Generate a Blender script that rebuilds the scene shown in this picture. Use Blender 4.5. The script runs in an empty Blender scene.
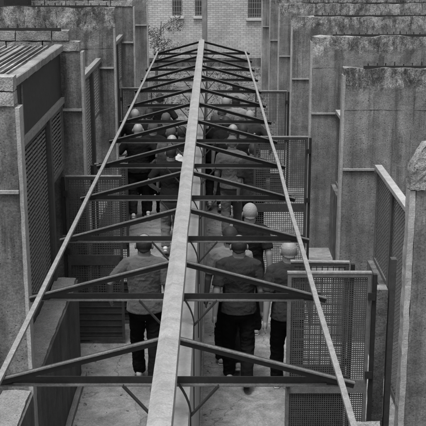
import bpy, bmesh, math, random
from mathutils import Vector, Matrix, noise
random.seed(7)
R = math.radians
scene = bpy.context.scene
C = scene.collection

# ------------------------------------------------------------------ camera
CAM_H = 5.0
cd = bpy.data.cameras.new('camera')
cam = bpy.data.objects.new('camera', cd); C.objects.link(cam)
cam.location = (0, 0, CAM_H)
cam.rotation_euler = (R(90 - 15.17), 0, 0)
cd.sensor_width = 36; cd.lens = 85.7
cd.clip_start = 0.1; cd.clip_end = 900
scene.camera = cam

# ------------------------------------------------------------------ light
SUN_EL, SUN_AZ = R(72), R(205)          # azimuth clockwise from +Y: behind the camera, a little left
w = bpy.data.worlds.new('World'); scene.world = w; w.use_nodes = True
nt = w.node_tree; nt.nodes.clear()
sky = nt.nodes.new('ShaderNodeTexSky'); sky.sky_type = 'NISHITA'; sky.sun_disc = False
sky.sun_elevation = SUN_EL; sky.sun_rotation = SUN_AZ
sky.air_density = 1.5; sky.dust_density = 6.0; sky.ozone_density = 1.0
bw = nt.nodes.new('ShaderNodeRGBToBW'); bg = nt.nodes.new('ShaderNodeBackground'); ow = nt.nodes.new('ShaderNodeOutputWorld')
bg.inputs[1].default_value = 0.12
nt.links.new(sky.outputs[0], bw.inputs[0]); nt.links.new(bw.outputs[0], bg.inputs[0]); nt.links.new(bg.outputs[0], ow.inputs[0])
sl = bpy.data.lights.new('sun', 'SUN'); sl.energy = 1.85; sl.angle = R(16); sl.color = (1, 1, 1)
so = bpy.data.objects.new('sun', sl); C.objects.link(so)
sd = Vector((math.sin(SUN_AZ) * math.cos(SUN_EL), math.cos(SUN_AZ) * math.cos(SUN_EL), math.sin(SUN_EL)))
so.rotation_euler = sd.to_track_quat('Z', 'Y').to_euler()
so.location = (0, 0, 30)
scene.view_settings.view_transform = 'Standard'
scene.view_settings.look = 'None'
scene.view_settings.gamma = 1
scene.view_settings.exposure = 0.8
scene.render.engine = 'CYCLES'

# ------------------------------------------------------------------ materials (the photograph is black and white: every colour a grey)
def ramp(nt, src, p0, c0, p1, c1):
    r = nt.nodes.new('ShaderNodeMapRange')
    r.inputs['From Min'].default_value = p0; r.inputs['From Max'].default_value = p1
    r.inputs['To Min'].default_value = c0; r.inputs['To Max'].default_value = c1
    nt.links.new(src, r.inputs['Value']); return r.outputs[0]
def mul(nt, a, b, op='MULTIPLY'):
    m = nt.nodes.new('ShaderNodeMath'); m.operation = op
    for i, s in enumerate((a, b)):
        if isinstance(s, (int, float)): m.inputs[i].default_value = s
        else: nt.links.new(s, m.inputs[i])
    return m.outputs[0]
def nz(nt, co, scale, detail=4, rough=.6, stretch=None, dist=0):
    if stretch:
        mp = nt.nodes.new('ShaderNodeMapping'); mp.inputs['Scale'].default_value = stretch
        nt.links.new(co, mp.inputs[0]); co = mp.outputs[0]
    n = nt.nodes.new('ShaderNodeTexNoise'); n.inputs['Scale'].default_value = scale
    n.inputs['Detail'].default_value = detail; n.inputs['Roughness'].default_value = rough
    n.inputs['Distortion'].default_value = dist
    nt.links.new(co, n.inputs['Vector']); return n.outputs[0]
def base_mat(name, rough=.85, metal=0):
    m = bpy.data.materials.new(name); m.use_nodes = True
    nt = m.node_tree; b = nt.nodes['Principled BSDF']
    b.inputs['Roughness'].default_value = rough; b.inputs['Metallic'].default_value = metal
    b.inputs['Specular IOR Level'].default_value = .3
    g = nt.nodes.new('ShaderNodeNewGeometry')
    return m, nt, b, g.outputs['Position']
def bump(nt, b, h, dist, strength=1):
    bp = nt.nodes.new('ShaderNodeBump'); bp.inputs['Distance'].default_value = dist; bp.inputs['Strength'].default_value = strength
    nt.links.new(h, bp.inputs['Height'])
    nt.links.new(bp.outputs[0], b.inputs['Normal'])
def concrete(name, v, blot=.35, streak=.3, grit=.3, pits=0., bmp=.004, boards=0., agg=None, drip=None, cracks=False):
    m, nt, b, co = base_mat(name, .92)
    big = ramp(nt, nz(nt, co, 1.3, 6, .65), .3, 1 - blot, .7, 1 + blot)
    mid = ramp(nt, nz(nt, co, 9, 5, .7), .3, 1 - blot * .6, .7, 1 + blot * .6)
    st = ramp(nt, nz(nt, co, 5, 5, .65, (1, 1, .09)), .35, 1 - streak, .65, 1 + streak * .6)
    fn = nz(nt, co, 70, 3, .7); fine = ramp(nt, fn, .3, 1 - grit, .7, 1 + grit)
    c = mul(nt, mul(nt, big, mid), mul(nt, st, fine))
    h = mul(nt, fn, nz(nt, co, 18, 4, .7), 'ADD')
    if pits:
        vo = nt.nodes.new('ShaderNodeTexVoronoi'); vo.inputs['Scale'].default_value = 26
        nt.links.new(co, vo.inputs['Vector'])
        pt = ramp(nt, vo.outputs['Distance'], .10, 1 - pits, .24, 1)
        sel = ramp(nt, nz(nt, co, 4, 3, .6), .48, 1, .58, 0)
        pt2 = mul(nt, pt, sel, 'MAXIMUM')
        c = mul(nt, c, pt2); h = mul(nt, h, pt2, 'ADD')
    if boards:
        wv = nt.nodes.new('ShaderNodeTexWave'); wv.bands_direction = 'X'; wv.wave_profile = 'SAW'
        wv.inputs['Scale'].default_value = 1.3; wv.inputs['Distortion'].default_value = .25; wv.inputs['Detail'].default_value = 1
        nt.links.new(co, wv.inputs['Vector'])
        c = mul(nt, c, ramp(nt, wv.outputs[1], 0, 1 - boards, .12, 1))
        h = mul(nt, h, ramp(nt, wv.outputs[1], 0, -.6, .06, 0), 'ADD')
    sx = nt.nodes.new('ShaderNodeSeparateXYZ'); nt.links.new(co, sx.inputs[0])
    if drip:
        dn = ramp(nt, nz(nt, co, 4.5, 5, .7, (1, 1, .05), .3), .52, 1, .62, .5)
        zz = mul(nt, sx.outputs[2], mul(nt, nz(nt, co, 2.2, 3, .6, (1, 1, .02)), 1.3), 'ADD')
        dm = ramp(nt, zz, drip - .35, 1, drip + .65, 0)
        c = mul(nt, c, mul(nt, dn, dm, 'MAXIMUM'))
    if cracks:
        nv = nt.nodes.new('ShaderNodeTexNoise'); nv.inputs['Scale'].default_value = 3; nv.inputs['Detail'].default_value = 5; nt.links.new(co, nv.inputs['Vector'])
        av = nt.nodes.new('ShaderNodeVectorMath'); av.operation = 'MULTIPLY_ADD'; av.inputs[1].default_value = (.5, .5, .5)
        nt.links.new(nv.outputs['Color'], av.inputs[0]); nt.links.new(co, av.inputs[2])
        vc = nt.nodes.new('ShaderNodeTexVoronoi'); vc.feature = 'DISTANCE_TO_EDGE'; vc.inputs['Scale'].default_value = .75; nt.links.new(av.outputs[0], vc.inputs['Vector'])
        cr = ramp(nt, vc.outputs['Distance'], .0, .45, .007, 1); c = mul(nt, c, cr)
        blot2 = ramp(nt, nz(nt, co, 2.2, 7, .75, None, .8), .38, .62, .6, 1.1); c = mul(nt, c, blot2)
    c = mul(nt, c, v)
    if agg:
        va, za = agg
        vo2 = nt.nodes.new('ShaderNodeTexVoronoi'); vo2.inputs['Scale'].default_value = 95; nt.links.new(co, vo2.inputs['Vector'])
        b2 = nt.nodes.new('ShaderNodeRGBToBW'); nt.links.new(vo2.outputs['Color'], b2.inputs[0])
        ca = mul(nt, ramp(nt, b2.outputs[0], .2, .55, .8, 1.45), ramp(nt, nz(nt, co, 3.5, 7, .8), .35, .35, .66, 1.7))
        ca = mul(nt, mul(nt, ca, ramp(nt, nz(nt, co, 5, 6, .8, (1, 1, .35), .5), .42, .3, .54, 1)), va)
        zz = mul(nt, sx.outputs[2], mul(nt, nz(nt, co, 3.0, 7, .8, (1, 1, .8)), .55), 'ADD')
        mk = ramp(nt, zz, za + .25, 0, za + .34, 1)
        c = mul(nt, mul(nt, ca, mk), mul(nt, c, mul(nt, 1.0, mk, 'SUBTRACT')), 'ADD')
        h = mul(nt, h, mul(nt, mul(nt, vo2.outputs['Distance'], mk), -.5), 'ADD')
        h = mul(nt, h, mul(nt, mul(nt, nz(nt, co, 26, 6, .85), mk), 2.2), 'ADD')
    c = mul(nt, mul(nt, c, .012, 'MAXIMUM'), .8, 'MINIMUM')
    nt.links.new(c, b.inputs['Base Color']); bump(nt, b, h, bmp)
    return m
def aggregate(name, v):
    m, nt, b, co = base_mat(name, .95)
    vo = nt.nodes.new('ShaderNodeTexVoronoi'); vo.inputs['Scale'].default_value = 62; nt.links.new(co, vo.inputs['Vector'])
    bwv = nt.nodes.new('ShaderNodeRGBToBW'); nt.links.new(vo.outputs['Color'], bwv.inputs[0])
    st = ramp(nt, bwv.outputs[0], .2, .5, .8, 1.5)
    big = ramp(nt, nz(nt, co, 3.5, 6, .75), .32, .45, .68, 1.6)
    fine = ramp(nt, nz(nt, co, 45, 4, .8), .3, .65, .7, 1.4)
    moss = ramp(nt, nz(nt, co, 6, 6, .8, (1, 1, .6)), .40, .35, .52, 1)
    c = mul(nt, mul(nt, mul(nt, st, big), mul(nt, fine, moss)), v)
    c = mul(nt, mul(nt, c, .02, 'MAXIMUM'), .7, 'MINIMUM')
    nt.links.new(c, b.inputs['Base Color'])
    h = mul(nt, mul(nt, vo.outputs['Distance'], -1.0), nz(nt, co, 30, 4, .8), 'ADD'); bump(nt, b, h, .008)
    return m
def metal(name, v, rough=.55, wear=.25):
    m, nt, b, co = base_mat(name, rough)
    c = mul(nt, ramp(nt, nz(nt, co, 14, 6, .7), .3, 1 - wear, .7, 1 + wear), ramp(nt, nz(nt, co, 90, 3, .7), .3, 1 - wear, .7, 1 + wear))
    nt.links.new(mul(nt, c, v), b.inputs['Base Color'])
    bump(nt, b, nz(nt, co, 60, 3, .6), .001)
    return m
def cloth(name, v, var=.12):
    m, nt, b, co = base_mat(name, .95)
    c = mul(nt, ramp(nt, nz(nt, co, 7, 5, .6), .3, 1 - var, .7, 1 + var), ramp(nt, nz(nt, co, 260, 2, .6), .3, 1 - var, .7, 1 + var))
    nt.links.new(mul(nt, c, v), b.inputs['Base Color'])
    b.inputs['Sheen Weight'].default_value = .15 if v > .03 else 0
    b.inputs['Specular IOR Level'].default_value = .1
    bump(nt, b, mul(nt, nz(nt, co, 11, 4, .55, (1, 1, .7), 1.6), mul(nt, nz(nt, co, 300, 2), .03), 'ADD'), .022, .6)
    return m
def brickmat(name, v):
    m, nt, b, co = base_mat(name, .9)
    sx = nt.nodes.new('ShaderNodeSeparateXYZ'); cx = nt.nodes.new('ShaderNodeCombineXYZ')
    nt.links.new(co, sx.inputs[0]); nt.links.new(sx.outputs[0], cx.inputs[0]); nt.links.new(sx.outputs[2], cx.inputs[1])
    br = nt.nodes.new('ShaderNodeTexBrick'); nt.links.new(cx.outputs[0], br.inputs['Vector'])
    br.inputs['Color1'].default_value = (v * 1.12,) * 3 + (1,); br.inputs['Color2'].default_value = (v * .86,) * 3 + (1,)
    br.inputs['Mortar'].default_value = (v * .62,) * 3 + (1,)
    br.inputs['Scale'].default_value = 1; br.inputs['Brick Width'].default_value = .22; br.inputs['Row Height'].default_value = .078
    br.inputs['Mortar Size'].default_value = .009; br.inputs['Mortar Smooth'].default_value = .3
    bwv = nt.nodes.new('ShaderNodeRGBToBW'); nt.links.new(br.outputs['Color'], bwv.inputs[0])
    c = mul(nt, bwv.outputs[0], mul(nt, ramp(nt, nz(nt, co, 1.2, 6, .65), .3, .8, .7, 1.2), ramp(nt, nz(nt, co, 22, 4, .7), .3, .8, .7, 1.2)))
    nt.links.new(c, b.inputs['Base Color'])
    bump(nt, b, mul(nt, br.outputs['Fac'], -1.0), .006)
    return m
def plain(name, v, rough=.6, var=.1, sc=30):
    m, nt, b, co = base_mat(name, rough)
    nt.links.new(mul(nt, ramp(nt, nz(nt, co, sc, 4, .6), .3, 1 - var, .7, 1 + var), v), b.inputs['Base Color'])
    return m
def ridgemat(name, v):
    m, nt, b, co = base_mat(name, .7)
    big = ramp(nt, nz(nt, co, 5, 7, .75), .3, .70, .7, 1.2)
    fine = ramp(nt, nz(nt, co, 90, 4, .7), .3, .78, .7, 1.2)
    rib = ramp(nt, nz(nt, co, 6, 3, .6, (0, 3.2, 0), .0), .36, .90, .46, 1.02)
    c = mul(nt, mul(nt, big, fine), mul(nt, rib, v))
    nt.links.new(c, b.inputs['Base Color']); bump(nt, b, nz(nt, co, 40, 4, .7), .004)
    return m

M = dict(
    wall=concrete('weathered concrete', .16, .38, .36, .42, .5, .0035, .16, (.25, 3.24), 2.9),
    wall2=concrete('stained concrete', .105, .42, .52, .38, .4, .0035, .12, None, 2.6), wallL=concrete('washed concrete', .125, .42, .5, .42, .5, .0035, .16, (.24, 3.60), 3.2), wallM=concrete('blocky concrete', .12, .42, .5, .42, .5, .0035, .14, None, 3.2),
    cop=aggregate('exposed aggregate', .25),
    block=concrete('pale block', .21, .6, .1, .5, .5, .010),
    strip=concrete('pale plaster edge', .27, .2, .15, .22, 0, .003),
    floor=concrete('yard floor concrete', .20, .30, 0, .30, .35, .005, 0, None, None, True),
    parapet=concrete('rough parapet concrete', .18, .25, .1, .4, .4, .008),
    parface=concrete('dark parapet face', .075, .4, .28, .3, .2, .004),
    white=concrete('painted wall', .28, .1, .14, .10, 0, .002),
    tar=plain('bitumen strip', .02, .8),
    steel=metal('dark steel', .018, .5), flange=metal('rafter flange painted skylit', .09, .7, .35), flange2=metal('tie flange painted skylit', .075, .7, .35), rod=metal('grey steel bar', .18, .6, .3),  # both flange greys carry painted-in sky light; the steel webs stay dark
    gate=metal('gate paint', .042, .6), gate2=metal('pale gate paint', .10, .6), wire=metal('galvanised wire', .115, .6), wireL=metal('pale strip mesh', .16, .6), wireD=metal('gate wire', .06, .6),
    wired=metal('dark wire', .06, .6), sheet=metal('sheet steel', .032, .7, .3), post=metal('post paint', .06, .6),
    ridge=ridgemat('ridge concrete', .225),
    brick=brickmat('pale brick', .36), frame=plain('window frame', .2), glass=plain('dark glass', .07, .3), sill=concrete('sill stone', .42, .15, 0, .1),
    ground=concrete('rough ground', .15, .5, 0, .6, .5, .03), brush=plain('dry brush', .13, .9, .3, 5), stone=concrete('rubble', .15, .3, 0, .4, 0, .01),
    leaf=plain('leaf', .2, .7, .4, 4), bark=plain('bark', .09, .9, .3, 20),
    roofsheet=concrete('weathered sheet', .17, .3, 0, .25, 0, .003), lite=concrete('pale lath', .19, .3, 0, .25, 0, .003),
    corr=plain('white corrugated sheet', .7, .6),
    skin=plain('skin', .20, .55, .12, 12), skin2=plain('pale skin', .23, .5, .1, 12),
    hairD=plain('dark hair', .018, .7, .4, 80), hairG=plain('grey hair', .19, .85, .22, 120), hairM=plain('greying hair', .07, .9, .6, 160),
    t_grey=cloth('grey jersey', .085), t_dark=cloth('charcoal jersey', .028), t_black=cloth('black jersey', .012),
    t_light=cloth('light grey jersey', .15), t_white=cloth('white jersey', .42), t_pale=cloth('pale jersey', .19), t_mid=cloth('slate jersey', .075),
    p_black=cloth('black trousers', .008), p_grey=cloth('grey trousers', .10), p_dark=cloth('dark trousers', .02),
    shoeW=plain('white shoe', .55, .6, .25, 40), shoeD=plain('dark shoe', .03, .5), sole=plain('shoe sole', .5, .7), eye=plain('eye', .02, .2),
)

# ------------------------------------------------------------------ helpers
def link(name, bm, mat, parent=None, smooth=False):
    me = bpy.data.meshes.new(name); bm.to_mesh(me); bm.free()
    me.materials.append(M[mat] if isinstance(mat, str) else mat)
    if smooth:
        for p in me.polygons: p.use_smooth = True
    o = bpy.data.objects.new(name, me); C.objects.link(o)
    if parent: o.parent = parent
    return o
def tag(o, label, cat, group=None):
    o['label'] = label; o['category'] = cat
    if group: o['group'] = group
    return o
def thing(name, label, cat, loc=(0, 0, 0), group=None, rz=0):
    o = bpy.data.objects.new(name, None); C.objects.link(o); o.location = loc; o.rotation_euler.z = rz
    o.empty_display_size = .2
    return tag(o, label, cat, group)
def struct(o): o['kind'] = 'structure'; return o
def box(bm, x0, x1, y0, y1, z0, z1, jit=0, bevel=0):
    g = bmesh.ops.create_cube(bm, size=1)
    for v in g['verts']:
        v.co = Vector(((x0 + x1) / 2 + v.co.x * (x1 - x0), (y0 + y1) / 2 + v.co.y * (y1 - y0), (z0 + z1) / 2 + v.co.z * (z1 - z0)))
        if jit: v.co += Vector([random.uniform(-jit, jit) for _ in range(3)])
    if bevel:
        es = list({e for v in g['verts'] for e in v.link_edges})
        bmesh.ops.bevel(bm, geom=es, offset=bevel, segments=1, affect='EDGES')
def bar(bm, a, b, w_, h_, up=Vector((0, 0, 1))):
    """rectangular bar from a to b, w_ across, h_ along up"""
    a = Vector(a); b = Vector(b); d = (b - a).normalized()
    s = d.cross(up)
    if s.length < 1e-4: s = d.cross(Vector((1, 0, 0)))
    s.normalize(); u = s.cross(d).normalized()
    vs = []
    for p in (a, b):
        for i, j in ((-1, -1), (1, -1), (1, 1), (-1, 1)):
            vs.append(bm.verts.new(p + s * (i * w_ / 2) + u * (j * h_ / 2)))
    for f in ((0, 1, 2, 3), (7, 6, 5, 4), (0, 4, 5, 1), (1, 5, 6, 2), (2, 6, 7, 3), (3, 7, 4, 0)):
        bm.faces.new([vs[k] for k in f])
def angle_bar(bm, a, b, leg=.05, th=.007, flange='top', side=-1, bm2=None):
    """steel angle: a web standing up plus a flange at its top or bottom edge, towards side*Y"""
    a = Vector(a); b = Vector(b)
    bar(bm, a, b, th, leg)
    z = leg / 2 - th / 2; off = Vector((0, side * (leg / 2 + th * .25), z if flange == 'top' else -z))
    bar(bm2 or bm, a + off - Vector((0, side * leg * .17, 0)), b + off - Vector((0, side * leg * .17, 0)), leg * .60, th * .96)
def tube(bm, pts, rad, n=12, caps=True, squash=None):
    """closed tapered tube through pts; rad a list (r or (rx, ry))"""
    rings = []; pts = [Vector(p) for p in pts]
    prev = None
    for i, p in enumerate(pts):
        d = (pts[min(i + 1, len(pts) - 1)] - pts[max(i - 1, 0)]).normalized()
        ref = Vector((1, 0, 0)) if abs(d.x) < .9 else Vector((0, 1, 0))
        if prev is not None: ref = prev
        s = (ref - d * ref.dot(d)).normalized(); u = d.cross(s).normalized(); prev = s
        r = rad[i]; rx, ry = (r, r) if isinstance(r, (int, float)) else r
        rings.append([bm.verts.new(p + s * (rx * math.cos(t)) + u * (ry * math.sin(t))) for t in [2 * math.pi * k / n for k in range(n)]])
    for a, b in zip(rings[:-1], rings[1:]):
        for k in range(n): bm.faces.new((a[k], a[(k + 1) % n], b[(k + 1) % n], b[k]))
    if caps:
        bm.faces.new(rings[0][::-1]); bm.faces.new(rings[-1])
    return rings
def ball(bm, c, r, seg=12, rot=None):
    g = bmesh.ops.create_uvsphere(bm, u_segments=seg, v_segments=max(6, seg * 2 // 3), radius=1)
    m = Matrix.Translation(c) @ (rot or Matrix.Identity(4)) @ Matrix.Diagonal((*r, 1))
    bmesh.ops.transform(bm, matrix=m, verts=g['verts'])
def rough_wall(bm, x0, x1, y0, y1, z0, z1, amp=.012, step=.06, seed=0, top_amp=None):
    """a box with subdivided, eroded faces"""
    nx = max(1, int((x1 - x0) / step)); ny = max(1, int((y1 - y0) / step)); nzz = max(1, int((z1 - z0) / step))
    cache = {}
    def V(i, j, k):
        key = (i, j, k)
        if key not in cache:
            p = Vector((x0 + (x1 - x0) * i / nx, y0 + (y1 - y0) * j / ny, z0 + (z1 - z0) * k / nzz))
            q = p * 7 + Vector((seed, seed * 2, 0))
            n = noise.noise_vector(q) * amp + noise.noise_vector(q * 3) * amp * .5
            if k == nzz and top_amp: n.z += noise.noise(q * .6) * top_amp
            cache[key] = bm.verts.new(p + n)
        return cache[key]
    def quad(a, b, c, d):
        try: bm.faces.new((a, b, c, d))
        except ValueError: pass
    for i in range(nx):
        for k in range(nzz):
            quad(V(i, 0, k), V(i + 1, 0, k), V(i + 1, 0, k + 1), V(i, 0, k + 1))
            quad(V(i + 1, ny, k), V(i, ny, k), V(i, ny, k + 1), V(i + 1, ny, k + 1))
        for j in range(ny):
            quad(V(i, j, nzz), V(i + 1, j, nzz), V(i + 1, j + 1, nzz), V(i, j + 1, nzz))
            quad(V(i, j + 1, 0), V(i + 1, j + 1, 0), V(i + 1, j, 0), V(i, j, 0))
    for j in range(ny):
        for k in range(nzz):
            quad(V(0, j + 1, k), V(0, j, k), V(0, j, k + 1), V(0, j + 1, k + 1))
            quad(V(nx, j, k), V(nx, j + 1, k), V(nx, j + 1, k + 1), V(nx, j, k + 1))

# ------------------------------------------------------------------ ground
bm = bmesh.new()
bmesh.ops.create_grid(bm, x_segments=2, y_segments=2, size=400)
struct(link('ground', bm, 'ground'))['label'] = 'rough open ground around the yards'
bm = bmesh.new(); box(bm, -6.6, 6.6, 1.0, 24.2, -.06, .006)
struct(link('floor', bm, 'floor'))

# ------------------------------------------------------------------ partition walls
XL, XR = -1.55, 1.55
YS = [8.05, 12.15, 16.25, 20.35, 24.5]
ordn = ['nearest', 'second nearest', 'third', 'fourth', 'farthest']
TH = .15
def flashing(bm, x0, x1, y, z, pitch=.115):
    """dark strip on the top with little upstanding clips"""
    bar(bm, (x0, y, z), (x1, y, z + .004), .03, .045)
    k = x0 + .05
    while k < x1:
        box(bm, k, k + .012, y + .001, y + .012, z + .018, z + .02 + random.uniform(.015, .055), .004); k += pitch * random.uniform(.85, 1.15)
def left_wall(i, y):
    t = thing('partition_wall', ['nearest left concrete partition wall, two pale block courses on top and a ledge line at mid height',
        'second left partition wall, block courses above it behind the slatted roof edge',
        'third left partition wall, wide rough aggregate band along its top',
        'fourth left partition wall topped by a few pale blocks, before the dark last one',
        'farthest left partition wall, narrow dark end beside the small tree'][i], 'wall', (XL, y, 0), 'concrete partition walls between the yards')
    W = 5.0
    low = bmesh.new(); rough_wall(low, -W, -.035, 0, TH, 0, 3.70 if i in (0, 1, 3) else 3.30, .004, .22, i); link('wall_panel', low, 'wallM' if i in (0, 1, 3) else 'wallL', t)
    if i in (0, 1, 3):
        for c in range(2):
            x = -.04 - (.0 if (i == 0) else .12) * c; k = 0; first = .2 if c else .43; z0 = 3.704 + c * .122
            b = bmesh.new()
            while x > -W:
                L = first + random.uniform(-.02, .02); first = .43
                rough_wall(b, max(x - L, -W) + .01, x, -.008 - random.uniform(0, .014), TH, z0, z0 + .112, .009, .04, x * 7 + c); x -= L
            link('block_course', b, 'block', t)
        f = bmesh.new(); flashing(f, -W, -.25, .01, 3.948); link('flashing', f, 'tar', t)
    else:
        b = bmesh.new(); rough_wall(b, -W, -.005, -.001, TH + .01, 3.302, 3.95, .008, .05, i + 3, .025); link('coping', b, 'wallL', t)
        f = bmesh.new(); flashing(f, -W, -.1, .03, 3.95); link('flashing', f, 'tar', t)
    e = bmesh.new(); rough_wall(e, -.033, 0, -.004, TH, 0, 3.69, .004, .09, i + 9); link('edge_strip', e, 'strip', t)
    tr = bmesh.new(); box(tr, -1.2, -.035, -.028, -.003, 2.985, 3.012); link('ledge', tr, 'strip', t)
def right_wall(i, y):
    t = thing('partition_wall', ['nearest right wall stub with a broken, chipped top corner at the frame edge',
        'second right partition wall, light aggregate coping and a ledge behind the mesh screens',
        'third right partition wall, coping stained by dark vertical runs',
        'fourth right partition wall with a rough L-shaped aggregate band',
        'fifth right partition wall, thin pale edge left of the fourth',
        'sixth right partition wall, narrow dark strip near the barred window',
        'farthest right partition wall, dark strip touching the barred window'][i], 'wall', (XR, y, 0), 'concrete partition walls between the yards')
    W = 5.0
    if i == 0:
        b = bmesh.new(); rough_wall(b, .05, W, 0, TH, 0, 3.52, .006, .1, 31)
        for v in b.verts:      # broken corner
            if v.co.z > 3.1:
                lim = 3.47 - max(0, .16 - v.co.x) * 1.6
                if v.co.z > lim: v.co.z = lim + noise.noise(v.co * 9) * .03
        link('wall_panel', b, 'wall2', t)
        e = bmesh.new(); rough_wall(e, 0, .048, -.006, TH, 0, 3.08, .008, .06, 44); link('edge_strip', e, 'strip', t)
        e = bmesh.new()
        rough_wall(e, -.002, .12, -.02, TH, 3.085, 3.44, .010, .03, 60, .02)
        for v in e.verts:
            if v.co.z > 3.16: v.co.x += (v.co.z - 3.16) ** 2 * 1.3
            v.co += noise.noise_vector(v.co * 22) * .009 + noise.noise_vector(v.co * 60) * .005
        link('broken_edge', e, 'block', t)
        return
    low = bmesh.new(); rough_wall(low, .035, W, 0, TH, 0, 3.00, .004, .22, i + 20); link('wall_panel', low, 'wall', t)
    if i != 3 or True:
        b = bmesh.new(); rough_wall(b, .012, W, -.001, TH + .01, 3.002, 3.50, .006, .05, i + 50, .03); link('coping', b, 'wall', t)
    f = bmesh.new(); flashing(f, .15 + .1 * i, W, .06, 3.505); link('flashing', f, 'tar', t)
    e = bmesh.new(); rough_wall(e, 0, .033, -.004, TH, 0, 3.42, .004, .09, i + 70); link('edge_strip', e, 'strip', t)
    tr = bmesh.new(); box(tr, .035, .42, -.026, -.003, 2.26, 2.285); link('ledge', tr, 'strip', t)
for i, y in enumerate(YS): left_wall(i, y)
for i, y in enumerate([7.75, 12.1, 16.2, 20.35, 24.4, 28.3, 32.8]): right_wall(i, y)
# outer walls closing the yards away from the corridor
for s, l in ((-1, 'long plain outer wall closing the left yards'), (1, 'long plain outer wall closing the right yards')):
    b = bmesh.new(); rough_wall(b, s * 6.65 - .08, s * 6.65 + .08, 6, 33, 0, 3.1, .004, .5, 90); tag(link('outer_wall', b, 'wall2'), l, 'wall')

# ------------------------------------------------------------------ parapets on the left
bays = [(4.3, 8.04), (8.21, 11.05), (12.31, 15.1), (16.41, 19.2)]
for i, (a, b_) in enumerate(bays):
    t = thing('parapet_wall', ['low concrete parapet in the bottom left corner, in front of the nearest left wall',
        'low concrete parapet below the large left mesh screen', 'low parapet behind the open left gates',
        'farthest low parapet on the left behind the crowd'][i], 'low wall', (XL, a, 0), 'low parapet walls')
    L = b_ - a
    q = bmesh.new(); rough_wall(q, -.26, -.02, 0, L, 0, 1.235, .012, .07, i + 5); link('wall_core', q, 'parapet', t)
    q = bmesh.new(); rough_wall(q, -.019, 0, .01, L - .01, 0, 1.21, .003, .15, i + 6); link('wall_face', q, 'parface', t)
    q = bmesh.new(); rough_wall(q, .004, .06, 0, L, 0, .07, .004, .1, i + 8); link('skirting', q, 'parapet', t)

# ------------------------------------------------------------------ mesh screens of the cages
def diamonds(bm, y0, y1, z0, z1, p, wth, x=0, both=True, slope=.55):
    """diagonal wires in a plane of constant x"""
    H = z1 - z0; Wd = y1 - y0
    for sgn in ((1, -1) if both else (1,)):
        k = -Wd * slope
        while k < H:
            # line z = k + slope*y (y measured from the start or the end)
            pts = []
            for yy in (0, Wd):
                zz = k + slope * yy
                if 0 <= zz <= H: pts.append((yy, zz))
            for zz in (0, H):
                yy = (zz - k) / slope
                if 0 < yy < Wd: pts.append((yy, zz))
            if len(pts) >= 2:
                pts.sort(); (ya, za), (yb, zb) = pts[0], pts[-1]
                if sgn < 0: ya, yb = Wd - ya, Wd - yb
                bar(bm, (x + sgn * wth * .4, y0 + ya, z0 + za), (x + sgn * wth * .4, y0 + yb, z0 + zb), wth * .7, wth)
            k += p
def louvres(bm, y0, y1, z0, z1, p, wth):
    z = z0 + p * .6
    while z < z1:
        bar(bm, (0, y0, z), (0, y1, z), .003, wth); z += p
    y = y0 + .3
    while y < y1:
        bar(bm, (.004, y, z0), (.004, y, z1), .004, .005); y += .3
def screen(name, label, x, y0, y1, z0, z1, p=.045, wire='wire', frame='gate', group=None, mid=None, cat='mesh screen', wth=.0065, both=True):
    t = thing(name, label, cat, (x, y0, z0), group); L = y1 - y0; H = z1 - z0
    f = bmesh.new(); s = .045
    for a, b, c, d in ((0, s, 0, H), (L - s, L, 0, H), (s, L - s, 0, s), (s, L - s, H - s, H)):
        box(f, -.02, .02, a, b, c, d)
    if mid: box(f, -.018, .018, s, L - s, mid - .02, mid + .02)
    link('frame', f, frame, t)
    q = bmesh.new(); (diamonds(q, s, L - s, s, H - s, p, wth) if both else louvres(q, s, L - s, s, H - s, p, wth)); link('wire_mesh', q, wire, t)
    return t
sg = 'mesh screens of the cages'
XC = -1.83
# left bay 1
def left_bay(i, ya, yb, first):
    d0, d1 = ya + TH + .02, yb - .02
    door = d1 - 1.05
    screen('mesh_screen', ['large diagonal wire mesh screen on the left above the low parapet', 'narrow light mesh screen between the second and third left walls', 'small far mesh screen left of the crowd'][i],
           XC, d0, door - .14, 1.25, 3.08, .046, 'wireL', 'gate', sg, both=False, wth=.024)
    screen('mesh_screen', ['short mesh panel over the open left doorway beside the large screen', 'short mesh panel over the second left doorway', 'short mesh panel over the third left doorway'][i], XC, door, d1, 2.30, 3.08, .046, 'wireL', 'gate2', sg, both=False, wth=.024)
    b = bmesh.new(); box(b, XC - .06, XC + .05, door - .135, door - .01, 0, 3.08)
    tag(link('door_post', b, 'post'), ['dark steel door post beside the large left mesh screen', 'dark door post in the second left yard', 'dark door post in the third left yard'][i], 'post', 'door posts')
    t = thing('fascia_panel' if i == 0 else 'top_rail', ['dark sheet fascia under the slatted roof edge on the left', 'grey top rail over the mesh screen in the second left yard', 'grey top rail over the mesh screen in the third left yard'][i], 'panel' if i == 0 else 'rail', (XC, d0, 3.09))
    if i == 0: b = bmesh.new(); box(b, -.012, .008, 0, d1 - d0, .07, .58); link('sheet', b, 'sheet', t)
    b = bmesh.new(); box(b, -.03, .045, 0, d1 - d0, 0, .065); link('rail', b, 'rod', t)
    if i == 0: b = bmesh.new(); bar(b, (.018, 1.35, .08), (.018, 1.36, .57), .014, .014); link('rod', b, 'rod', t)
for i in range(3): left_bay(i, YS[i], YS[i + 1], i == 0)
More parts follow.
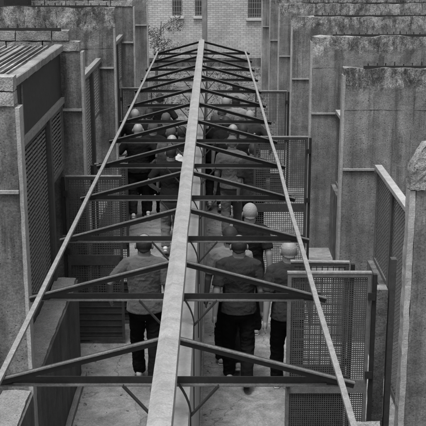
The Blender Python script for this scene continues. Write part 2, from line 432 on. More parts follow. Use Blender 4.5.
# right bays: a window-like screen over a sill and a full-height one
for i, (ya, yb) in enumerate(((7.9, 12.1), (12.25, 16.2), (16.35, 20.35))):
    X = 2.02; d1 = yb - .03
    screen('mesh_screen', ['mesh window screen against the second right wall', 'narrow mesh window screen against the third right wall', 'far right mesh window screen beside the fourth wall'][i], X, d1 - 1.0, d1, 1.12, 2.28, .045, 'wire', 'gate2', sg)
    screen('mesh_screen', ['tall diamond mesh door panel beside the nearest right wall stub', 'tall mesh door panel between second and third right walls', 'tall mesh door panel between third and fourth right walls'][i], X, d1 - 2.05, d1 - 1.07, .06, 2.28, .045, 'wire', 'gate', sg)
    screen('mesh_screen', ['near end mesh panel mostly hidden by the nearest right wall stub', 'hidden end mesh panel in the second right yard', 'hidden end mesh panel in the third right yard'][i], X, ya + .02, d1 - 2.08, .06, 2.28, .045, 'wire', 'gate', sg)
    b = bmesh.new(); box(b, X - .05, X + .035, ya + .02, d1, 2.285, 2.335)
    tag(link('top_rail', b, 'strip'), ['pale top rail over the nearest right mesh panels', 'pale top rail between the second and third right walls', 'pale top rail between the third and fourth right walls'][i], 'rail', 'top rails')
    b = bmesh.new(); rough_wall(b, X - .09, X + .09, d1 - 1.0, d1, 0, 1.11, .006, .12, i)
    tag(link('sill_wall', b, 'wall2'), ['low concrete wall below the right mesh window screen', 'low sill wall in the second right yard', 'low sill wall in the third right yard'][i], 'low wall', 'sill walls')

# ------------------------------------------------------------------ slatted roof on the left
t = thing('slatted_roof', 'weathered corrugated roof sheet with pale laths and a tiled edge, upper left', 'roof', (XC, 8.25, 3.70))
b = bmesh.new()
nx = 80
cols = []
for k in range(nx + 1):
    x = -.05 - k * .035; z = .03 + .016 * math.cos(k * math.pi / 2)
    cols.append([b.verts.new((x, 0, z)), b.verts.new((x, 3.86, z))])
for a, c in zip(cols[:-1], cols[1:]): b.faces.new((a[0], c[0], c[1], a[1]))
bmesh.ops.solidify(b, geom=b.faces[:], thickness=.008)
link('corrugated_sheet', b, 'roofsheet', t)
b = bmesh.new()
for k in range(30):
    x = -.12 - k * .072
    b = bmesh.new(); wd = .05 if k % 8 == 4 else .02; bar(b, (x, 0, .06), (x + random.uniform(-.012, .012), 3.86, .062), wd, .018); link('lath', b, 'lite' if k % 8 == 4 else 'block', t)
b = bmesh.new(); y = 0
while y < 3.8:
    box(b, -.055, .055, y, min(y + .235, 3.86), .0, .085, .004, .008); y += .245
link('edge_tiles', b, 'lite', t)
# raised slab farther back
b = bmesh.new(); box(b, -6.4, -3.55, 17.6, 20.2, 3.6, 4.22, 0, .01)
tag(link('raised_slab', b, 'sheet'), 'smooth dark flat slab behind the walls in the top left corner', 'slab')
# white corrugated roof top right
b = bmesh.new(); cols = []
for k in range(121):
    x = 4.75 + k * .018; z = .02 * math.cos(k * math.pi / 3)
    cols.append([b.verts.new((x, 25.4, 3.62 + z)), b.verts.new((x, 28.0, 3.95 + z))])
for a, c in zip(cols[:-1], cols[1:]): b.faces.new((a[0], c[0], c[1], a[1]))
bmesh.ops.solidify(b, geom=b.faces[:], thickness=.02)
tag(link('corrugated_roof', b, 'corr'), 'white corrugated sheet edge in the top right corner', 'roof')

# ------------------------------------------------------------------ gates standing open across the corridor
def gate(label, x0, x1, y, ztop, rot=0, frame='gate', wire='wired', solid=.62, midz=1.16, post=True, top='rod', grid=.03, cloth_=False):
    hinge = x1 if x1 > 0 else x0
    t = thing('gate', label, 'gate', (hinge, y, 0), 'open mesh gates', rot)
    a, b_ = (x0 - x1, 0) if x1 > 0 else (0, x1 - x0); s = .032; H = ztop
    f = bmesh.new()
    for q in ((a, a + s, .06, H - .012), (b_ - s, b_, .06, H - .012), (a + s, b_ - s, H - s - .012, H - .012), (a + s, b_ - s, .06, .06 + s)):
        box(f, q[0], q[1], -.02, .02, q[2], q[3])
    box(f, a + s, b_ - s, -.018, .018, midz - .1, midz + .03)
    link('frame', f, frame, t)
    f = bmesh.new(); box(f, a - .004, b_ + .004, -.024, .024, H - .01, H + .004); link('top_edge', f, top, t)
    f = bmesh.new()
    def grid_(z0, z1):
        x = a + s + grid
        while x < b_ - s: bar(f, (x, 0, z0), (x, 0, z1), .007, .007); x += grid
        z = z0 + grid
        while z < z1: bar(f, (a + s, .008, z), (b_ - s, .008, z), .007, .007); z += grid
    grid_(midz + .03, H - s - .012); grid_(solid if solid else .1, midz - .1)
    link('wire_mesh', f, wire, t)
    if solid:
        f = bmesh.new(); box(f, a + s, b_ - s, -.008, .008, .102, solid)
        k = .16
        while k < solid: box(f, a + s, b_ - s, -.016, -.0085, k, k + .012); k += .085
        link('kick_panel', f, 'sheet', t)
    f = bmesh.new(); hx = b_ - .02 if x1 > 0 else a + .02
    free = a + .02 if x1 > 0 else b_ - .02
    box(f, free - .015, free + .015, -.045, -.0205, midz - .04, midz + .02); link('latch', f, 'steel', t)
    if post:
        f = bmesh.new(); px = b_ + .035 if x1 > 0 else a - .035
        box(f, px - .018, px + .018, -.022, .022, 0, H - .02); link('hinge_post', f, 'steel', t)
        for z in (.35, H * .55, H - .25):
            f = bmesh.new(); box(f, min(px, hx) - .005, max(px, hx) + .005, -.04, -.031, z, z + .07); link('hinge', f, 'steel', t)
    return t
gate('large wire mesh gate standing open in the right foreground', .65, 1.375, 8.37, 2.2, 0, 'gate2', 'wireD', 0, grid=.0195)
gate('gate just behind the large right foreground gate, only its pale top edge showing', .70, 1.22, 8.66, 2.2, R(-3), 'gate', 'wired', 1.1, grid=.05)
gate('open mesh gate on the right crossing the third right wall, beside the walking men', .60, 1.39, 14.6, 2.2, 0, 'gate', 'wired', 0)
gate('far right mesh gate behind the crowd', .80, 1.40, 19.2, 2.2, 0, 'gate', 'wired', .6)
gate('wide dark mesh gate standing open at the left, beside the large screen', -1.80, -1.12, 12.06, 2.2, 0, 'gate', 'wired', .6)
gate('left gate behind the wide dark one, its pale top edge higher in view', -1.52, -1.10, 12.75, 2.2, 0, 'gate', 'wire', .6)
gate('far left mesh gate by the bald man in black', -1.78, -1.18, 19.6, 2.2, 0, 'gate', 'wired', .6)
b = bmesh.new(); rough_wall(b, 1.475, 1.60, 8.75, 8.9, 0, 1.9, .006, .08, 12)
tag(link('concrete_pillar', b, 'wall'), 'slim concrete pillar right of the large foreground gate', 'pillar')
b = bmesh.new(); box(b, 1.61, 1.66, 8.72, 8.8, 0, 2.2)
tag(link('steel_post', b, 'post'), 'dark steel post against the slim concrete pillar on the right', 'post')
# concrete stub at the bottom edge on the right
b = bmesh.new(); rough_wall(b, 1.1, 1.34, 7.05, 7.42, 0, 1.25, .016, .04, 77, .02)
tag(link('concrete_stub', b, 'block'), 'rough pale concrete stub at the bottom edge under the large right gate', 'stub')

# ------------------------------------------------------------------ centre wall and roof skeleton
XM = -.249
t = thing('centre_wall', 'long pale painted wall dividing the corridor lengthwise under the roof ridge', 'wall', (XM, 3, 0))
b = bmesh.new(); rough_wall(b, -.105, .105, 0, 20.4, 0, 2.29, .003, .25, 3); link('wall_panel', b, 'white', t)
b = bmesh.new(); box(b, .108, .135, 0, 20.4, 0, .10); link('skirting', b, 'parapet', t)
t = thing('ridge_cap', 'long pale rounded ridge cap running down the middle of the roof skeleton', 'ridge', (XM, 2.6, 2.80))
b = bmesh.new()
prof = [(-.066, -.035), (-.063, -.006), (-.016, .022), (.054, .008), (.060, -.035), (.052, -.035), (.044, -.004), (0, .010), (-.050, -.016), (-.056, -.035)]
NS = 84; rows = []
for j in range(NS + 1):
    y = 20.3 * j / NS
    rows.append([b.verts.new((x + noise.noise(Vector((x * 9, y * 1.3, 0))) * .006, y, z + noise.noise(Vector((x * 9, y * 2, 5))) * .006)) for x, z in prof])
for a, c in zip(rows[:-1], rows[1:]):
    for k in range(len(prof)): b.faces.new((a[k], a[(k + 1) % len(prof)], c[(k + 1) % len(prof)], c[k]))
b.faces.new(rows[0]); b.faces.new(rows[-1][::-1])
bmesh.ops.recalc_face_normals(b, faces=b.faces[:])
link('cap', b, 'ridge', t)

def make_truss():
    t = thing('roof_truss', '', 'roof truss', (XM, 0, 2.5), 'bare steel roof trusses')
    for s in (-1, 1):
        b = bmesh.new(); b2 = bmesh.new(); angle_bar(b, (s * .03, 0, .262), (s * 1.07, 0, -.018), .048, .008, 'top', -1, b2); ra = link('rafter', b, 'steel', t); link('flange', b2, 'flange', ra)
        b = bmesh.new(); bar(b, (s * .117, -.01, -.21), (s * .28, -.01, -.022), .03, .010, Vector((0, -1, 0)) .cross(Vector((1, 0, 1))).normalized() if False else Vector((0, 0, 1))); link('brace', b, 'steel', t)
        b = bmesh.new()
        pts = [Vector((s * (.117 - .062 * u * u - .01 * u), -.01, -.21 + .2 * u)) for u in [k / 5 for k in range(6)]]
        for p, q in zip(pts[:-1], pts[1:]): bar(b, p, q, .03, .008, Vector((s, 0, 0)))
        bar(b, (s * .114, -.01, -.21), (s * .114, -.01, -.9), .02, .008, Vector((s, 0, 0)))
        link('hanger', b, 'steel', t)
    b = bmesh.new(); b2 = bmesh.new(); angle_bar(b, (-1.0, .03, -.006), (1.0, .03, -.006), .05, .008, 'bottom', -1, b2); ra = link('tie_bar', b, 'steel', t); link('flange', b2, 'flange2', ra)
    for s in (-1, 1):
        b = bmesh.new(); box(b, s * .98 - .07, s * .98 + .05, .009, .021, -.03, .03); link('gusset', b, 'steel', t)
    return t
nm = ['nearest roof truss, crossing the bottom of the view', 'second roof truss, crossing the backs of the three nearest men',
      'third roof truss, passing just above the three nearest heads', 'fourth roof truss counting from the nearest', 'fifth roof truss, over the dark shirted man by the centre wall',
      'sixth roof truss counting from the nearest', 'seventh roof truss, midway down the corridor', 'eighth roof truss counting from the nearest',
      'ninth roof truss, over the middle of the crowd', 'tenth roof truss, fourth from the far end', 'third roof truss from the far end', 'second roof truss from the far end', 'farthest and highest-looking roof truss against the brick building']
proto = make_truss()
for i in range(13):
    if i == 0: t = proto
    else:
        t = proto.copy(); C.objects.link(t)
        for ch in list(proto.children):
            c = ch.copy(); C.objects.link(c); c.parent = t
            for g in ch.children:
                g2 = g.copy(); C.objects.link(g2); g2.parent = c
    t.location = (XM + random.uniform(-.006, .006), 5.45 + 1.45 * i, 2.5 + random.uniform(-.006, .006)); t['label'] = nm[i]
    t.rotation_euler = (0, R(random.uniform(-.35, .35)), R(random.uniform(-.5, .5)))
for s, l in ((-1, 'long thin grey steel bar along the left ends of the trusses'), (1, 'long thin grey steel bar along the right ends of the trusses')):
    b = bmesh.new()
    for j in range(28):
        ya, yb = 3.2 + j * .7, 3.2 + (j + 1) * .7
        f = lambda y: (XM + s * (.975 + .012 * noise.noise(Vector((y * .5, s * 9, 0)))), y, 2.556 + .01 * noise.noise(Vector((y * .4, s * 5, 3))))
        bar(b, f(ya), f(yb), .034, .022)
    tag(link('eave_bar', b, 'rod'), l, 'steel bar', 'eave bars')
# post at the far end of the centre wall
t = thing('end_post', 'tall grey post at the far end of the ridge, before the brick building', 'post', (-.19, 23.75, 0))
b = bmesh.new(); box(b, -.06, .045, -.05, .05, 0, 4.6, 0, .006); link('shaft', b, 'roofsheet', t)
b = bmesh.new(); box(b, .0455, .062, -.06, .02, 0, 4.6); link('edge_angle', b, 'rod', t)

# ------------------------------------------------------------------ brick building behind
t = thing('brick_building', 'pale brick building with small barred windows closing the far end', 'building', (0, 41, 0))
wins = [(-1.62, -1.22, 2.0), (-.72, -.36, 2.0), (1.38, 1.95, 1.92)]
xs = sorted([-14, 14] + [v for w_ in wins for v in w_[:2]])
b = bmesh.new()
cur = -14
for x0, x1, zs in wins:
    box(b, cur, x0, 0, .3, 0, 6.5); box(b, x0, x1, 0, .3, 0, zs); box(b, x0, x1, 0, .3, zs + 1.1, 6.5); cur = x1
box(b, cur, 14, 0, .3, 0, 6.5)
link('wall', b, 'brick', t)
b = bmesh.new(); box(b, -14, 14, -.05, -.003, 0, .35); link('plinth', b, 'wall2', t)
b = bmesh.new(); box(b, -14.3, 14.3, -.35, 6, 6.51, 6.7); link('roof', b, 'roofsheet', t)
for x0, x1, zs in wins:
    f = bmesh.new()
    box(f, x0, x0 + .05, .08, .14, zs, zs + 1.1); box(f, x1 - .05, x1, .08, .14, zs, zs + 1.1); box(f, x0 + .05, x1 - .05, .08, .14, zs, zs + .05); box(f, x0 + .05, x1 - .05, .08, .14, zs + 1.05, zs + 1.1)
    wn = link('window', f, 'frame', t)
    f = bmesh.new(); box(f, x0 + .05, x1 - .05, .11, .12, zs + .05, zs + 1.05); link('pane', f, 'glass', wn)
    f = bmesh.new(); k = x0 + .09
    while k < x1 - .04: bar(f, (k, .03, zs), (k, .03, zs + 1.1), .016, .016); k += .09
    k = zs + .16
    while k < zs + 1.1: bar(f, (x0, .03, k), (x1, .03, k), .014, .014); k += .22
    link('bars', f, 'frame', wn)
    f = bmesh.new(); box(f, x0 - .06, x1 + .06, -.09, -.003, zs - .09, zs - .003); link('sill', f, 'sill', wn)

# ------------------------------------------------------------------ rough ground, brush, tree at the far end
b = bmesh.new()
rnd = random.Random(3)
for _ in range(26000):
    y = rnd.uniform(24.3, 40.6); x = rnd.uniform(-3.4, 3.4)
    d = noise.noise(Vector((x * .7, y * .35, 0)))
    if rnd.random() > .5 + d * 1.3: continue
    h = rnd.uniform(.02, .09) * (1 + d); a = rnd.uniform(0, math.pi); r = rnd.uniform(.006, .022)
    ox, oy = math.cos(a) * r, math.sin(a) * r; lx, ly = rnd.uniform(-.14, .14), rnd.uniform(-.14, .14)
    v = [b.verts.new(p) for p in ((x - ox, y - oy, 0), (x + ox, y + oy, 0), (x + lx + ox * .3, y + ly, h), (x + lx - ox * .3, y + ly, h))]
    b.faces.new(v)
o = link('dry_brush', b, 'brush'); o['kind'] = 'stuff'; tag(o, 'dry grass and brush on the ground beyond the roof skeleton', 'brush')
b = bmesh.new()
for _ in range(450):
    y = rnd.uniform(24.3, 40); x = rnd.uniform(-3.4, 3.4); r = rnd.uniform(.02, .09)
    g = bmesh.ops.create_icosphere(b, subdivisions=1, radius=r)
    for v in g['verts']: v.co = Vector((v.co.x * 1.3, v.co.y, v.co.z * .7)) + noise.noise_vector(v.co * 20 + Vector((x, y, 0))) * r * .5 + Vector((x, y, r * .2))
o = link('rubble', b, 'stone'); o['kind'] = 'stuff'; tag(o, 'scattered rubble among the dry brush', 'rubble')
t = thing('small_tree', 'small leafy tree in front of the brick building on the left', 'tree', (-1.95, 34.5, 0))
b = bmesh.new()
tube(b, [(0, 0, 0), (.04, 0, .8), (.1, .05, 1.5), (.22, .05, 2.3)], [.06, .045, .03, .012], 8)
tips = []
for k in range(17):
    a = rnd.uniform(0, 6.28); z0 = rnd.uniform(.9, 2.3); L = rnd.uniform(.3, .95)
    p0 = Vector((.06 + (z0 - .8) * .1, 0, z0)); p1 = p0 + Vector((math.cos(a) * L, math.sin(a) * L, rnd.uniform(.1, .5)))
    tube(b, [p0, (p0 + p1) / 2 + Vector((0, 0, .06)), p1], [.014, .009, .004], 5); tips += [p1, (p0 + p1) / 2, p0.lerp(p1, .8)]
link('trunk', b, 'bark', t)
b = bmesh.new()
for p in tips:
    for _ in range(34):
        c = p + Vector([rnd.gauss(0, .075) for _ in range(3)]); s_ = rnd.uniform(.025, .05)
        n = Vector([rnd.uniform(-1, 1) for _ in range(3)]).normalized(); u = n.orthogonal().normalized() * s_; q = n.cross(u)
        b.faces.new([b.verts.new(c + z_) for z_ in (-u, q * .5, u, -q * .5)])
link('crown', b, 'leaf', t)

b = bmesh.new()
for _ in range(1500):
    side = rnd.choice((-1.47, -.40, -.08, 1.47, 0)); y = rnd.uniform(6, 24)
    x = side + rnd.gauss(0, .07) if side else rnd.uniform(-1.5, 1.5)
    if -.36 < x < -.10 or abs(x) > 1.52: continue
    r = rnd.uniform(.004, .016); a = rnd.uniform(0, 6.3)
    v = [b.verts.new((x + math.cos(a + k * 1.57) * r * (1.6 if k % 2 else .7), y + math.sin(a + k * 1.57) * r * (1.6 if k % 2 else .7), .010 + rnd.uniform(0, .008))) for k in range(4)]
    b.faces.new(v)
o = link('litter', b, 'bark'); o['kind'] = 'stuff'; tag(o, 'dry leaves and grit along the foot of the corridor walls', 'litter')
# ------------------------------------------------------------------ people
def remeshed(name, bm, voxel, mat, parent, smooth=4, wr=0, seed=0, clip=None):
    me = bpy.data.meshes.new('tmp'); bm.to_mesh(me); bm.free()
    o = bpy.data.objects.new('tmp', me); C.objects.link(o)
    md = o.modifiers.new('r', 'REMESH'); md.mode = 'VOXEL'; md.voxel_size = voxel; md.use_smooth_shade = True
    ms = o.modifiers.new('s', 'SMOOTH'); ms.iterations = smooth; ms.factor = .5
    dg = bpy.context.evaluated_depsgraph_get()
    m2 = bpy.data.meshes.new_from_object(o.evaluated_get(dg))
    bpy.data.objects.remove(o); bpy.data.meshes.remove(me)
    if wr:
        sv = Vector((seed * 3.1, seed * 1.7, 0)); nn = [v.normal.copy() for v in m2.vertices]
        for v, n in zip(m2.vertices, nn):
            c = v.co + sv
            q = Vector((c.x * 5 + c.z * 4, c.y * 5, c.z * 9 - c.x * 3))
            f = noise.noise(q) * .6 + (.5 - abs(noise.noise(q * 1.7 + Vector((3, 3, 3))))) * .7 + noise.noise(q * 4) * .2
            v.co += n * (f * wr)
    m2.name = name; m2.materials.clear(); m2.materials.append(M[mat])
    for p in m2.polygons: p.use_smooth = True
    r = bpy.data.objects.new(name, m2); C.objects.link(r); r.parent = parent
    return r
def hand(bm, wrist, d, side, fwd, curl=.5):
    """palm, four fingers and a thumb; d = direction of the hand, fwd = towards the thumb"""
    d = d.normalized(); fwd = (fwd - d * fwd.dot(d)).normalized(); inn = d.cross(fwd) * 1.0
    inn = inn if inn.x * side < 0 else -inn
    tube(bm, [wrist - d * .02, wrist + d * .02, wrist + d * .055, wrist + d * .09], [(.026, .026), (.03, .024), (.037, .022), (.036, .018)] if False else [.026, .028, .03, .026], 10)
    ball(bm, wrist + d * .055, (.018, .042, .048), 10)
    for k, L in enumerate((.068, .078, .072, .056)):
        b0 = wrist + d * .085 + fwd * (.032 - k * .0215)
        p1 = b0 + d * L * .45 + inn * L * .08 * curl + fwd * (.004 - k * .0025); p2 = p1 + (d * .75 + inn * .65 * curl) * L * .32; p3 = p2 + (d * .45 + inn * .9 * curl) * L * .28
        tube(bm, [b0 - d * .03, b0, p1, p2, p3], [.0095, .0095, .009, .0085, .0065], 8)
    tb = wrist + d * .03 + fwd * .026
    tube(bm, [wrist + d * .015 + fwd * .01, tb, tb + (d * .7 + fwd * .6) * .035, tb + (d * .95 + fwd * .35 + inn * .3) * .065], [.014, .013, .011, .008], 8)
def person(label, px, py, H=1.83, shirt='t_grey', pants='p_black', hair='full', haircol='hairD', skin='skin', shoes='shoeW', pose=('down', 'down'),
           stride=.22, lead=1, rz=0, build=1.0, near=False, lean=0, head=0, seed=0, dot=False):
    t = thing('person', label, 'person', (px, py, .006), 'people walking down the corridor', rz)
    vx = .0064 if near else .0125
    K = H / 1.75; B = build * .90
    def lx(x, y, z):          # lean about the hip
        if z > .9: y += (z - .9) * math.tan(lean)
        return Vector((x * K * B, y * K, z * K))
    P = lambda *a: lx(*a)
    # joints
    hip = [P(s * .09, 0, .90) for s in (-1, 1)]
    fy = {lead: stride, -lead: -stride * .8}
    legs = {}
    for s in (-1, 1):
        f = fy[s]
        ank = Vector((s * .095 * K, (f) * K, (.085 if f >= 0 else .155) * K))
        kn = Vector((s * .1 * K, (f * .5 + (.03 if f >= 0 else .06)) * K, .49 * K))
        legs[s] = (P(s * .085, 0, .90), kn, ank)
    arms = {}
    for s, ps in ((-1, pose[0]), (1, pose[1])):
        sh = P(s * .185, 0, 1.405)
        if ps == 'akimbo': el = P(s * .37, -.09, 1.17); wr = P(s * .215, .05, 1.02); hd = Vector((-s * .8, .55, -.25)); fw = Vector((0, .3, 1))
        elif ps == 'out': el = P(s * .375, -.03, 1.20); wr = P(s * .40, .12, .99); hd = Vector((-s * .1, .4, -.9)); fw = Vector((0, 1, .2))
        elif ps == 'fold': el = P(s * .25, .04, 1.14); wr = P(s * .06, .22, 1.17); hd = Vector((-s, .1, .1)); fw = Vector((0, .1, 1))
        else:
            sw = {'down': 0, 'fwd': .22, 'back': -.14}[ps]
            el = P(s * .245, -.03 + sw * .5, 1.13); wr = P(s * .265, .03 + sw * 1.1, .885); hd = (wr - el); fw = Vector((0, 1, 0))
        arms[s] = (sh, el, wr, hd, fw)
    def limb(bm, pts, rad, n=12):
        out = []; rr = []
        for i in range(len(pts) - 1):
            for u in (0, .33, .66): out.append(pts[i].lerp(pts[i + 1], u)); rr.append(rad[i] + (rad[i + 1] - rad[i]) * u)
        out.append(pts[-1]); rr.append(rad[-1]); tube(bm, out, [r * K for r in rr], n)
    def stack(bm, secs, grow=0):
        tube(bm, [P(0, y, z) for z, rx, ry, y in secs], [((rx + grow) * K * B, (ry + grow) * K) for z, rx, ry, y in secs], 20)
    T = [(.88, .165, .115, -.01), (.97, .163, .115, -.01), (1.08, .155, .108, 0), (1.18, .165, .113, 0), (1.28, .18, .12, -.005), (1.37, .185, .118, -.01), (1.43, .16, .10, -.012), (1.47, .11, .075, -.015), (1.50, .065, .06, -.015)]
    # body
    b = bmesh.new()
    stack(b, T, -.012)
    for s in (-1, 1):
        limb(b, [legs[s][0], legs[s][1], legs[s][2]], [.08, .052, .036])
        ft = legs[s][2]; tube(b, [ft + Vector((0, -.04, -.04)), ft + Vector((0, .05, -.045)), ft + Vector((0, .13, -.055))], [.032, .036, .025], 8)
        sh, el, wr, hd, fw = arms[s]
        limb(b, [sh, el, wr], [.05, .041, .027]); hand(b, wr, hd, s, fw)
        limb(b, [P(s * .04, -.015, 1.485), P(s * .12, -.012, 1.425), sh], [.03, .038, .048])
    hy = head * .03
    hz = 1.75
    tube(b, [P(0, -.02, 1.44), P(0, -.012, 1.5), P(0, .0, 1.58)], [.080 * K, .070 * K, .064 * K], 14)
    tube(b, [P(0, -.028, 1.47), P(0, -.030, 1.54), P(0, -.034, 1.60), P(0, -.030, 1.65)], [.072 * K, .062 * K, .060 * K, .055 * K], 14)
    ball(b, P(0, -.002, 1.655), (.076 * K, .094 * K, .096 * K), 18)
    ball(b, P(0, .03, 1.60), (.058 * K, .062 * K, .07 * K), 14)
    ball(b, P(0, .055, 1.555), (.032 * K, .03 * K, .022 * K), 10)
    tube(b, [P(0, .088, 1.655), P(0, .104, 1.625), P(0, .112, 1.605), P(0, .09, 1.598)], [.009, .012, .015, .009], 8)
    tube(b, [P(-.035, .083, 1.572), P(0, .093, 1.574), P(.035, .083, 1.572)], [.006, .009, .006], 8)
    tube(b, [P(-.05, .07, 1.668), P(0, .09, 1.672), P(.05, .07, 1.668)], [.008, .01, .008], 8)
    for s in (-1, 1): ball(b, P(s * .082, -.006, 1.630), (.013, .019, .034), 10, Matrix.Rotation(s * .3, 4, 'Z'))
    HZ = -.030 * K
    for v in b.verts:
        if v.co.z > 1.53 * K:
            w_ = min(1, (v.co.z / K - 1.53) / .04); hc = P(0, 0, 1.64); g_ = 1 + .09 * w_
            v.co = Vector((hc.x + (v.co.x - hc.x) * (g_ + .02), hc.y + (v.co.y - hc.y) * g_ + .012, hc.z + (v.co.z - hc.z) * g_ + HZ))
    body = remeshed('body', b, vx, skin, t, 3)
    for s in (-1, 1):
        e = bmesh.new(); ball(e, P(s * .034, .097, 1.615), (.012, .01, .008), 8); link('eye', e, 'eye', t, True)
    # shirt
    b = bmesh.new(); g = .012
    TS = [(.885, .192, .142, -.01)] + [(z, rx + (.018 if z < 1.0 else .008), ry + (.018 if z < 1.0 else .008), y) for z, rx, ry, y in T[1:-2]] + [(1.470, .115, .085, -.015), (1.500, .080, .074, -.014)]
    stack(b, TS, g)
    for s in (-1, 1):
        sh, el, wr, hd, fw = arms[s]
        limb(b, [P(s * .030, -.018, 1.487), P(s * .10, -.014, 1.437), sh, sh.lerp(el, .78)], [.046, .060, .070, .066])
    remeshed('shirt', b, vx * 1.05, shirt, t, 5, .009, seed)
    # trousers
    b = bmesh.new()
    tube(b, [P(0, -.01, 1.0), P(0, -.012, .93), P(0, -.015, .86), P(0, 0, .80)], [(.150 * K * B, .105 * K), (.165 * K * B, .12 * K), (.17 * K * B, .128 * K), (.12 * K * B, .09 * K)], 18)
    for s in (-1, 1):
        a0, kn, an = legs[s]
        limb(b, [a0, kn, an + Vector((0, -.01 if fy[s] < 0 else 0, .012 if fy[s] < 0 else -.02))], [.100, .074, .066])
    remeshed('trousers', b, vx * 1.05, pants, t, 5, .018, seed + 5)
    # shoes
    for s in (-1, 1):
        an = legs[s][2]; z = an.z - .085 * K; b = bmesh.new()
        back = fy[s] < 0
        tube(b, [an + Vector((0, -.075, -.055)), an + Vector((0, -.05, -.03)), an + Vector((0, .03, -.03)), an + Vector((0, .11, -.05)), an + Vector((0, .17, -.062)), an + Vector((0, .195, -.07))],
             [(.028, .028), (.038, .05), (.042, .048), (.046, .033), (.042, .022), (.02, .012)], 12)
        for v in b.verts: v.co.z = max(v.co.z, an.z - .082)
        RB = Matrix.Translation(an) @ Matrix.Rotation(R(-27 if back else 0), 4, 'X') @ Matrix.Translation(-an)
        bmesh.ops.transform(b, matrix=RB, verts=b.verts)
        sh_ = link('shoe', b, shoes, t, True)
        b = bmesh.new(); tube(b, [an + Vector((0, -.085, -.079)), an + Vector((0, -.04, -.079)), an + Vector((0, .1, -.079)), an + Vector((0, .2, -.079))], [(.025, .011), (.042, .011), (.05, .011), (.022, .011)], 12)
        bmesh.ops.transform(b, matrix=RB, verts=b.verts); so_ = link('sole', b, 'sole', sh_, True)
    # hair: grown from the head's own surface so that it hugs it
    if hair != 'none':
        c = P(0, .010, 1.656) + Vector((0, 0, HZ)); b = bmesh.new(); b.from_mesh(body.data)
        rm = []
        for v in b.verts:
            d = v.co - c; n = Vector((d.x / (.086 * K), d.y / (.104 * K), d.z / (.106 * K)))
            up = n.z + .06 * noise.noise(n * 7 + Vector((seed, 0, 0))); front = n.y
            if n.length > 1.35 or v.co.z < c.z - .105 * K: keep = False
            else:
                keep = (front < .05 and up > -.74 + .25 * abs(n.x) + max(0, front + .45) * .9) or (front < .35 and up > -.05) or up > .52
                if abs(n.x) > .93 and -.8 < up < .12 and front > -.42: keep = False
            if hair == 'rim': keep = keep and up < .45 and front < .3
            if hair == 'thin': keep = keep and not (up > .78 and -.5 < front < .3)
            if not keep: rm.append(v)
        bmesh.ops.delete(b, geom=rm, context='VERTS')
        for v in b.verts:
            if not v.is_boundary: v.co += v.normal * (.006 + .0012 * noise.noise(v.co * 90))
            else: v.co += v.normal * .0015
        if len(b.faces): link('hair', b, haircol, t, True)
    if dot:
        b = bmesh.new(); ball(b, P(.08, -.137, 1.33), (.022, .004, .014), 8); link('badge', b, 't_white', t, True)
    return t

def at(x, y, hz=1.63):           # where a head seen at pixel (x, y) of the 426 px photograph stands
    v = y + 62; dz = CAM_H - hz; k = v * .965 / 1014
    D = dz * (1 / k - .262) / .965
    Zc = dz / k
    return (x - 213) * Zc / 1014, D
def place(label, x, y, **kw):
    X, Y = at(x, y, kw.get('H', 1.83) - .135)
    person(label, X, Y, **kw)
# right passage
def W(label, x, y, **kw): place(label, x, y, **kw)
W('man in a charcoal t-shirt with thinning dark hair, nearest right of centre wall', 239, 246, shirt='t_dark', hair='thin', near=True, seed=1, stride=.2, lead=-1, build=1.08, pose=('back', 'down'))
W('man in a light grey t-shirt just in front of the charcoal shirted man', 230, 237, H=1.80, shirt='t_light', hair='full', near=True, seed=2, stride=.2, lead=-1, build=1.12, pants='p_dark')
W('grey-haired man in a black t-shirt walking ahead of the light grey shirt', 250, 213, shirt='t_black', hair='full', haircol='hairG', near=True, seed=3, stride=.2, build=1.02, pants='p_black', pose=('down', 'back'))
W('grey balding man in a dark t-shirt beside the large right foreground gate', 289, 251, shirt='t_dark', hair='rim', haircol='hairG', skin='skin2', near=True, seed=4, stride=.18, lead=-1, build=1.02, pose=('back', 'down'))
W('man in a slate grey t-shirt and grey trousers, mid distance right of the centre wall', 232, 143, shirt='t_grey', hair='full', haircol='hairM', seed=5, stride=.2, lead=1, pants='p_grey', build=1.1)
W('man in a black top close to the right side of the centre wall', 215, 121, shirt='t_black', hair='full', haircol='hairM', seed=6, stride=.15, pants='p_dark')
W('white-haired man in a dark t-shirt with a small white mark', 250, 117, shirt='t_dark', hair='full', haircol='hairG', skin='skin2', seed=7, stride=.1, pose=('out', 'out'), dot=True, build=1.1)
W('man in black directly ahead of the slate grey shirted man', 233, 131, shirt='t_black', hair='rim', haircol='hairM', seed=8, stride=.12, pants='p_black')
W('dark-haired man in a white shirt in the rear right rows', 236, 102, shirt='t_pale', hair='full', seed=9, stride=.12, pants='p_grey')
W('farthest man in a white shirt on the right with dark hair', 236, 88, shirt='t_pale', hair='full', seed=10, stride=.12, pants='p_grey')
W('grey-haired man far right between the white shirts and the centre wall', 226, 103, shirt='t_light', hair='full', haircol='hairG', skin='skin2', seed=11, stride=.12, pants='p_dark')
W('man in a dark t-shirt half behind the open right mesh gate', 254, 150, shirt='t_dark', hair='full', seed=12, stride=.16, pants='p_black')
W('man in black right of the centre wall behind the close one', 222, 112, shirt='t_black', hair='full', haircol='hairM', seed=13, stride=.12)
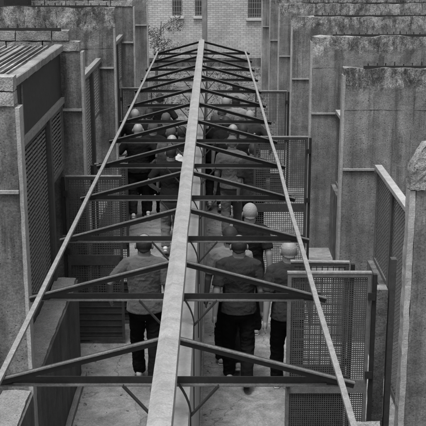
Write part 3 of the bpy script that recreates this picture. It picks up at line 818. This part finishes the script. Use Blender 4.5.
# left passage
W('man in a grey t-shirt and black trousers, nearest on the left, left arm held out', 144, 245, shirt='t_grey', hair='thin', near=True, seed=14, stride=.22, lead=-1, build=1.1, pose=('out', 'down'))
W('man in a black t-shirt and grey jeans, hand on hip, left of the centre wall', 171, 153, shirt='t_black', hair='full', seed=15, stride=.15, pants='p_grey', pose=('akimbo', 'down'), build=1.05)
W('bald man just in front of the black shirt with grey jeans', 172, 142, shirt='t_dark', hair='none', skin='skin2', seed=16, stride=.15, pants='p_dark')
W('man in a white t-shirt hard against the left side of the centre wall', 183, 147, shirt='t_white', hair='full', seed=17, stride=.15, pants='p_dark')
W('bald man in a black t-shirt with both hands on his hips, by the left gates', 138, 130, shirt='t_black', hair='none', skin='skin2', seed=18, stride=.15, pants='p_dark', pose=('akimbo', 'akimbo'), build=1.15)
W('bald man in black ahead by the far left gate', 135, 115, shirt='t_black', hair='none', skin='skin2', seed=19, stride=.12, pants='p_black', pose=('out', 'down'))
W('man in black alone in the rear left rows', 160, 99, shirt='t_black', hair='full', seed=20, stride=.12, pants='p_black', pose=('akimbo', 'akimbo'), build=1.1)
W('grey-haired man in a grey shirt in the middle of the left rows', 171, 133, shirt='t_mid', hair='full', haircol='hairM', seed=21, stride=.12, pants='p_dark')
W('dark-haired man in a grey shirt near the left side of the centre wall', 182, 133, shirt='t_mid', hair='full', seed=22, stride=.12, pants='p_dark')
W('man in a black t-shirt between the left rows, pale arm showing', 153, 128, shirt='t_black', hair='full', haircol='hairM', seed=23, stride=.15, pants='p_black')

W('dark-haired man in black behind the lone man of the rear left rows', 149, 115, shirt='t_black', hair='full', seed=24, stride=.15, pants='p_black', pose=('fwd', 'back'))
W('man in black beside the ridge on its left, rear rows', 166, 119, shirt='t_black', hair='full', haircol='hairM', seed=25, stride=.15, pants='p_black', pose=('back', 'fwd'))
W('dark-haired man in black between the white-haired man and the slate grey shirt', 243, 131, shirt='t_black', hair='full', seed=26, stride=.15, pants='p_black', pose=('fwd', 'down'))
W('man in a charcoal shirt right of the centre wall among the black tops', 226, 123, shirt='t_black', hair='full', seed=27, stride=.15, pants='p_black', pose=('back', 'down'))
